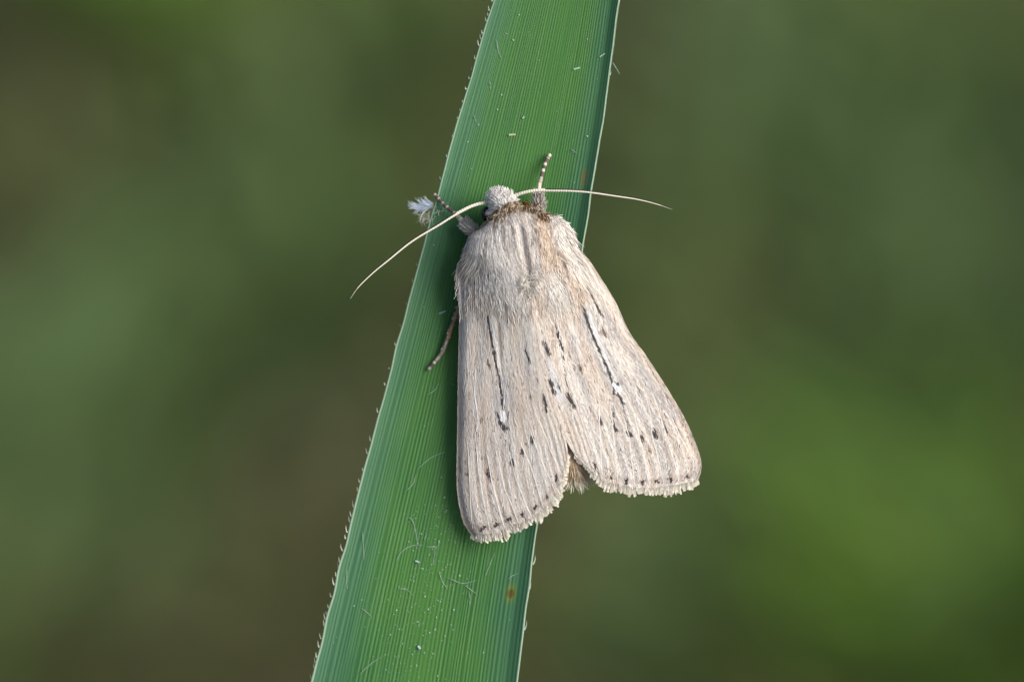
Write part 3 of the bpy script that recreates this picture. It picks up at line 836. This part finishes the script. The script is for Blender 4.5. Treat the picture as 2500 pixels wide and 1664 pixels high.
# --- legs
def leg(pts, bands, name, hair=None):
    p = spline([q[:3] for q in pts], 70); k = len(p)
    d = np.r_[0, np.cumsum(np.linalg.norm(np.diff(np.array(pts)[:, :2], axis=0), axis=1))]; d /= d[-1]
    t = np.linspace(0, 1, k)
    rad = np.interp(t, d, [q[3] for q in pts]) * K
    P = px(p[:, 0], p[:, 1], p[:, 2] * MM)
    V, F = tube(P, rad, 12)
    C = np.zeros((k, 3))
    for i, tv in enumerate(t):
        C[i] = bands(tv)
    C = np.vstack([np.repeat(C, 12, axis=0), C[:1], C[-1:]])
    C *= RNG.uniform(.8, 1.2, (len(C), 1))
    o = build('leg', V, F, M_BODY, moth, col=C, matrix=LEAFM)
    tag(o, name)
    if hair:
        t0, t1, n, l, sp = hair
        tv = RNG.uniform(t0, t1, n); i = np.clip((tv * (k - 1)).astype(int), 0, k - 2)
        a = RNG.uniform(0, 2 * np.pi, n)
        base = V[i * 12 + (a / (2 * np.pi) * 12).astype(int) % 12]
        nr = base - P[i]; nr /= np.linalg.norm(nr, axis=1, keepdims=True)
        tg = P[i + 1] - P[i]; tg /= np.linalg.norm(tg, axis=1, keepdims=True)
        dr = tg * sp + nr * .5 + RNG.normal(0, .18, (n, 3))
        kk = np.linspace(0, 1, 4)
        LL = RNG.uniform(.5, 1.1, n) * l * K
        HP = base[:, None] + dr[:, None] * (kk[None] * LL[:, None])[..., None]
        W = np.array([1.9, 2.1, 1.6, .5])[None] * K * RNG.uniform(.8, 1.2, (n, 1))
        Vh, Fh = ribbons(HP, W, roll=.7)
        ch = mixc(srgb(220, 216, 208), srgb(160, 154, 148), RNG.random(n))
        f = build('leg_fur', Vh, Fh, M_FUR, o, col=np.repeat(ch, 8, axis=0), matrix=LEAFM)
        tag(f, kind='stuff')
    return o
PALE = srgb(206, 192, 176); LDK = srgb(92, 80, 74); LGR = srgb(170, 158, 146)
def fore_bands(edges):
    def f(t):
        c = LGR
        for t0, cc in edges:
            if t >= t0: c = cc
        return c
    return f
leg([(1312,530,1.4,9),(1315,505,1.5,12),(1314,487,1.5,9),(1315,468,1.5,5),(1317,450,1.3,5.2),(1321,434,1.0,4.6),(1329,406,.6,4.4),(1336,388,.4,4.6),(1343,377,.32,4.4)],
    fore_bands([(0, PALE), (.52, LGR), (.62, LDK), (.70, PALE), (.74, LDK), (.81, PALE), (.85, LDK), (.92, LGR), (.945, LDK), (.97, PALE)]), 'foreleg stretched straight up the blade, tarsus banded dark and pale',
    hair=(.0, .37, 760, 15, .9))
leg([(1165,575,1.4,10),(1152,562,1.4,13),(1138,549,1.2,12),(1125,536,1.1,7),(1112,523,1.0,4.6),(1098,511,.9,4.4),(1084,500,.7,4.2),(1072,487,.55,4.4),(1060,474,.45,4.2)],
    fore_bands([(0, PALE), (.40, LGR), (.56, LDK), (.68, PALE), (.71, LDK), (.77, LGR), (.80, LDK), (.88, LGR), (.91, LDK), (.97, LGR)]), 'foreleg gripping the blade margin beside the fluff',
    hair=(.02, .32, 620, 12, .8))
leg([(1140,715,.9,5),(1124,742,.85,5.2),(1114,770,.75,5.4),(1104,795,.65,5.2),(1093,824,.55,4.8),(1077,863,.42,4.5),(1062,882,.34,4.0),(1046,901,.28,4.0)],
    fore_bands([(0, srgb(150, 124, 96)), (.35, srgb(128, 106, 86)), (.60, srgb(136, 120, 112)), (.80, LGR), (.86, LDK), (.88, PALE), (.905, LDK), (.965, LGR)]), 'slim brown hind leg trailing from under the wing',
    hair=(.05, .7, 60, 5, 1.2))

# ------------------------------------------------------------------ small things lying on the blade
def z7(p): return [(740 + a * .2959, 1200 + b_ * .2959) for a, b_ in p]
def z8(p): return [(860 + a * .3187, 700 + b_ * .3189) for a, b_ in p]
def z6(p): return [(1020 + a * .2551, b_ * .2551) for a, b_ in p]
bent = [z7([(765,570),(800,510),(850,465),(920,440),(985,438)]), z7([(1180,705),(1240,728),(1300,752),(1430,730)]), z7([(840,225),(885,215),(905,245),(925,320),(943,420)]),
        z7([(1010,455),(1060,452),(1110,450),(1120,410)]), z8([(570,830),(630,790),(665,730)]), z8([(400,1568),(460,1510),(490,1430)]), z7([(1120,650),(1150,740),(1190,800)]),
        z7([(1690,720),(1720,695),(1775,670)]), z6([(755,385),(765,470),(800,560)]), z7([(780,800),(850,802),(885,830)])]
straight = [z7([(1335,770),(1390,812),(1440,850)]), z7([(1500,700),(1540,600),(1580,500)]), z7([(490,330),(497,450),(502,560)]), z7([(485,960),(525,994),(565,1030)]),
            z7([(455,1515),(530,1440),(640,1360)]), z7([(1372,830),(1376,880),(1375,930)]), z7([(1090,480),(1080,540),(1072,600)]), z7([(362,640),(358,720),(362,800)]),
            z8([(495,1395),(600,1310),(710,1260)]), z6([(1465,1425),(1495,1450),(1525,1475)]), z6([(690,780),(692,820),(697,860)]), z6([(535,1100),(548,1140),(558,1172)]), z7([(1000,400),(1010,370),(1014,340)])]
def thread(pl, rad, label, group):
    q = spline(pl, 24)
    h = on_leaf(q[:, 0], q[:, 1]) + (.05 + .05 * np.sin(np.linspace(0, 7, 24))) * MM
    P = px(q[:, 0], q[:, 1], h)
    o0 = P[0].copy()
    V, F = tube(P - o0, np.full(24, rad * K) * np.interp(np.linspace(0, 1, 24), [0, .15, .9, 1], [.4, 1, 1, .3]), 6)
    o = build('silk_thread', V, F, M_SILK, None, matrix=LEAFM @ Matrix.Translation(Vector(o0)))
    tag(o, label, 'silk thread', group)
for pl in bent: thread(pl, .72, 'fine pale bent silk thread stuck to the green blade', 'bent silk threads on the blade')
for pl in straight: thread(pl, .66, 'short straight whitish fibre lying on the green blade', 'straight fibres on the blade')
q = z6([(1862,598),(1885,630),(1910,670),(1930,710)])
P = px([a for a, b_ in q], [b_ for a, b_ in q], np.array([.25, .3, .3, .2]) * MM)
V, F = tube(P - P[0], np.array([.9, .8, .7, .4]) * K, 6)
tag(build('silk_thread', V, F, M_SILK, None, matrix=LEAFM @ Matrix.Translation(Vector(P[0]))), 'loose silk hair hanging free past the upper blade margin', 'silk thread')
# larger crumbs
def crumb(pa, pb, r, color, label):
    q = spline([pa, ((pa[0] + pb[0]) / 2 + .6, (pa[1] + pb[1]) / 2), pb], 12)
    P = px(q[:, 0], q[:, 1], on_leaf(q[:, 0], q[:, 1]) + .05 * MM)
    V, F = tube(P - P[0], r * K * (1 + .2 * np.sin(np.arange(12) * 1.9)), 9)
    tag(build('plant_crumb', V, F, mat('crumb', color, rough=.7), None, matrix=LEAFM @ Matrix.Translation(Vector(P[0]))), label, 'crumb')
crumb(*z6([(870,1293), (930,1288)]), 2.3, (.50, .52, .33), 'yellowish straw crumb lying crosswise on the upper blade')
crumb(*z6([(1492,665), (1545,650)]), 1.9, (.42, .60, .50), 'pale bluish crumb near the blade margin above the foreleg')
crumb(*z6([(1740,545), (1785,515)]), 1.6, (.36, .52, .40), 'small dull green crumb against the upper blade margin')
crumb(*z8([(665,205), (715,185)]), 1.8, (.30, .48, .42), 'pale sliver on the shaded blade above the hind leg')
crumb(*z7([(945,1272), (962,1292)]), 3.4, (.34, .46, .48), 'largest bluish white droplet on the lower blade')
crumb(*z7([(925,570), (955,580)]), 2.6, (.34, .45, .44), 'bluish white crumb below the tangle of bent threads')
crumb(*z6([(1000,1135), (1015,1115)]), 1.7, (.36, .5, .42), 'tiny slanted white crumb above the straw crumb')

# pale dust grains, most of them down the middle of the lower blade
def icos():
    p = (1 + 5 ** .5) / 2
    v = np.array([(-1,p,0),(1,p,0),(-1,-p,0),(1,-p,0),(0,-1,p),(0,1,p),(0,-1,-p),(0,1,-p),(p,0,-1),(p,0,1),(-p,0,-1),(-p,0,1)], float) / 1.9
    f = np.array([(0,11,5),(0,5,1),(0,1,7),(0,7,10),(0,10,11),(1,5,9),(5,11,4),(11,10,2),(10,7,6),(7,1,8),(3,9,4),(3,4,2),(3,2,6),(3,6,8),(3,8,9),(4,9,5),(2,4,11),(6,2,10),(8,6,7),(9,8,1)])
    return v, f
iv, if_ = icos()
cand = []
for _ in range(330):
    y_ = RNG.uniform(1230, 1680); s_ = np.clip(RNG.normal(.46, .11), .05, .95)
    cand.append((s_, y_, RNG.choice([.8, 1.0, 1.3, 1.9], p=[.45, .33, .17, .05])))
for _ in range(60):
    cand.append((RNG.uniform(.04, .93), RNG.uniform(20, 1660), RNG.choice([.8, 1.0, 1.3])))
for zx, zy in ((845,322),(912,385),(968,145),(800,910),(760,1050),(580,1195),(1620,1305)):
    a, b_ = z6([(zx, zy)])[0]; cand.append((leaf_s(a, b_), b_, 2.2))
for zx, zy in ((943,425),(907,483),(1040,518),(912,735),(988,633),(718,1178),(1042,1160),(1088,1135),(1130,905),(1242,972),(768,975),(1487,1325),(418,940),(1290,690),(1150,640),(1120,412),(975,345),(872,410),(1165,47)):
    a, b_ = z7([(zx, zy)])[0]; cand.append((leaf_s(a, b_), b_, 2.0))
cand = np.array(cand, float)
c_, w_ = leaf_edges(cand[:, 1])
C0 = px(c_ + (2 * cand[:, 0] - 1) * w_, cand[:, 1], leaf_h(cand[:, 0], cand[:, 1]) + .02 * MM)
V = C0[:, None] + iv[None] * (cand[:, 2, None, None] * K) * RNG.uniform(.7, 1.3, (len(cand), 1, 3))
F = (if_[None] + (np.arange(len(cand)) * 12)[:, None, None]).reshape(-1, 3)
tag(build('dust', V, F, M_DUST, None, matrix=LEAFM), 'scattered tiny white dust grains on the blade', 'dust', kind='stuff')

# fluff caught on the margin at the left foreleg
def fluff(name, n, src, ax_, spread, L, colA, colB, label, wob=.45):
    t = RNG.random(n)
    q = spline(src, 50)[(t * 49).astype(int)]
    x = q[:, 0] + RNG.normal(0, spread, n); y = q[:, 1] + RNG.normal(0, spread * .7, n)
    a = math.atan2(ax_[1], ax_[0]) + RNG.normal(0, wob, n)
    kk = np.linspace(0, 1, 6); ln = RNG.uniform(.4, 1, n) * L
    cu = RNG.normal(0, wob * 1.3, n)
    X = x[:, None] + ln[:, None] * kk * np.cos(a[:, None] + cu[:, None] * kk); Y = y[:, None] + ln[:, None] * kk * np.sin(a[:, None] + cu[:, None] * kk)
    H = (.2 + RNG.normal(0, .12, (n, 1)) + RNG.normal(0, .1, (n, 1)) * kk) * MM + np.zeros_like(X)
    P = px(X, Y, H); o0 = P[0, 0].copy()
    V, F = ribbons(P - o0, np.array([1.4, 1.7, 1.7, 1.5, 1.1, .4])[None] * K * RNG.uniform(.8, 1.4, (n, 1)), roll=.8)
    C = np.repeat(mixc(np.array(colA), np.array(colB), RNG.random(n)), 12, axis=0)
    tag(build(name, V, F, M_FLUFF, None, col=C, matrix=LEAFM @ Matrix.Translation(Vector(o0))), label, 'fluff')
fluff('plant_fluff', 150, [(1056,498),(1046,506),(1030,506)], (-1, -.04), 3.2, 40, (.55, .62, .72), (.78, .84, .92), 'bluish white wisp of fluff caught on the blade margin', wob=.22)
fluff('web_scrap', 150, [(1068,500),(1060,515),(1048,522),(1042,540)], (-.5, .8), 8, 22, (.42, .42, .28), (.60, .62, .50), 'yellowish web scrap under the bluish fluff wisp')

# ------------------------------------------------------------------ background plants on the marsh ground
CAMP = S0 + EZ * D0
def ray_ground(x, y):
    p = LEAFM @ Vector(px(x, y, 0.0))
    d = (p - CAMP).normalized()
    t = -CAMP.z / d.z
    return CAMP + d * t
def blades(n, spread, length, width, col, lean, rng):
    """one plant: arching strap leaves from a common base"""
    az = rng.uniform(0, 2 * np.pi, n); rr = spread * np.sqrt(rng.random(n))
    kk = np.linspace(0, 1, 7)[None]
    ln = length * rng.uniform(.55, 1.1, n)[:, None]; le = (lean * rng.uniform(.5, 1.4, n))[:, None]
    out = ln * (kk * .25 + le * kk ** 2); up = ln * (kk - .35 * le * kk ** 2) * .9
    ax2 = az + rng.normal(0, .6, n)
    P = np.stack([rr[:, None] * np.cos(az)[:, None] + out * np.cos(ax2)[:, None], rr[:, None] * np.sin(az)[:, None] + out * np.sin(ax2)[:, None], up], -1)
    W = width * np.array([.6, .9, 1, 1, .85, .55, .08])[None] * rng.uniform(.7, 1.2, (n, 1))
    V, F = ribbons(P, W, roll=.25, rng=rng)
    c = np.array(col)[None] * rng.uniform(.75, 1.25, (n, 1)) * rng.uniform(.92, 1.08, (n, 3))
    return V, F, np.repeat(c, 14, axis=0)
M_BG = mat('background_leaf', attr='Col', rough=.55, spec=.3, translucent=.2)
GREEN_B = (.105, .205, .022); GREEN_M = (.096, .162, .050); GREEN_D = (.068, .122, .036); OLIVE = (.112, .136, .036); LITTER = (.112, .106, .046)
def plant(name, x, y, n, spread, length, width, col, lean, label, cat, group):
    g = ray_ground(x, y)
    rng = np.random.default_rng(int(x * 7 + y * 13) % 99991)
    V, F, C = blades(n, spread, length, width, col, lean, rng)
    z = float(ground_h(np.array(g.x), np.array(g.y)))
    o = build(name, V, F, M_BG, None, col=C, matrix=Matrix.Translation((g.x, g.y, z - .003)))
    tag(o, label, cat, group)
PL = {'b': ('grass_tuft', GREEN_B, 'blurred bright yellow green grass tuft on the ground behind the blade', 'grass', 'bright green tufts behind the blade'),
      'm': ('sedge_tuft', GREEN_M, 'blurred mid green sedge tuft on the ground behind the blade', 'sedge', 'mid green tufts behind the blade'),
      'd': ('sedge_tuft', GREEN_D, 'blurred dark green sedge tuft on the ground behind the blade', 'sedge', 'dark green tufts behind the blade'),
      'o': ('grass_tuft', OLIVE, 'blurred dull olive grass tuft on the ground behind the blade', 'grass', 'olive tufts behind the blade'),
      'l': ('dry_grass_tuft', LITTER, 'blurred brown withered grass tuft on the ground behind the blade', 'dry grass', 'withered tufts behind the blade')}
SPOT = [('b', 600, 60, 46, .014, .05), ('b', 480, -60, 40, .014, .05), ('o', 150, 80, 36, .02, .045), ('o', 900, 150, 40, .025, .045), ('m', 860, 340, 30, .02, .05),
        ('l', 330, 330, 50, .025, .03), ('l', 420, 450, 40, .02, .03), ('o', 120, 560, 30, .02, .04), ('m', 620, 760, 40, .03, .045), ('m', 480, 950, 40, .025, .04), ('o', 760, 600, 30, .02, .04),
        ('l', 60, 780, 40, .02, .03), ('m', 30, 1180, 46, .02, .05), ('m', 120, 1010, 36, .02, .05), ('l', 900, 1300, 40, .02, .03), ('l', 640, 1560, 50, .03, .03), ('o', 300, 1450, 36, .025, .04), ('m', 60, 1560, 40, .02, .05),
        ('m', 1980, 120, 54, .022, .05), ('m', 2060, 320, 40, .02, .05), ('b', 2300, 40, 20, .02, .05), ('l', 1640, 330, 46, .022, .03), ('l', 1720, 120, 30, .02, .03), ('d', 2280, 460, 50, .024, .05), ('o', 2440, 150, 30, .02, .05),
        ('m', 1880, 760, 40, .03, .045), ('o', 1700, 820, 40, .03, .04), ('m', 2420, 830, 40, .02, .05), ('m', 2300, 950, 40, .02, .045), ('o', 1900, 1080, 40, .025, .04), ('o', 2050, 900, 30, .03, .04),
        ('b', 2360, 1440, 56, .020, .05), ('b', 2440, 1560, 50, .02, .05), ('b', 2250, 1330, 30, .02, .045), ('m', 1980, 1400, 40, .03, .045), ('o', 1600, 1420, 46, .03, .04), ('l', 1400, 1560, 46, .025, .03), ('l', 1480, 1300, 30, .025, .03), ('d', 2300, 700, 30, .02, .05),
        ('m', 2160, 220, 40, .03, .05), ('m', 1880, 480, 36, .03, .045), ('o', 1560, 560, 36, .03, .04), ('m', 1800, 1600, 30, .02, .04), ('o', 2150, 1650, 40, .025, .04)]
for kd, x, y, n, sp, ln in SPOT:
    nm, cl, lb, ct, gp = PL[kd]
    plant(nm, x, y + 60, n, sp * 1.15, ln * 1.1, .0075, cl, .7, lb, ct, gp)

# low matted moss and litter over the soil, seen only as a soft mass
rng = np.random.default_rng(77)
n = 11000
X = rng.uniform(-.4, .4, n); Y = rng.uniform(.5, 1.7, n)
az = rng.uniform(0, 2 * np.pi, n); kk = np.linspace(0, 1, 4)[None]; ln = rng.uniform(.008, .03, n)[:, None]
P = np.stack([X[:, None] + ln * kk * np.cos(az)[:, None], Y[:, None] + ln * kk * np.sin(az)[:, None], ground_h(X, Y)[:, None] + .002 + ln * .45 * np.sin(kk * 2.4) * rng.uniform(.1, 1, (n, 1))], -1)
V, F = ribbons(P, .004 * np.array([.6, 1, .9, .1])[None] * rng.uniform(.6, 1.2, (n, 1)), roll=.3, rng=rng)
pick = vn(X * 22, Y * 22, 4) + rng.normal(0, .18, n)
c = mixc(np.array(LITTER), np.array(OLIVE), smooth(.35, .7, pick)) * rng.uniform(.7, 1.2, (n, 1))
tag(build('ground_litter', V, F, M_BG, None, col=np.repeat(c, 8, axis=0)), 'matted olive and brown litter and moss covering the blurred marsh ground', 'litter', kind='stuff')
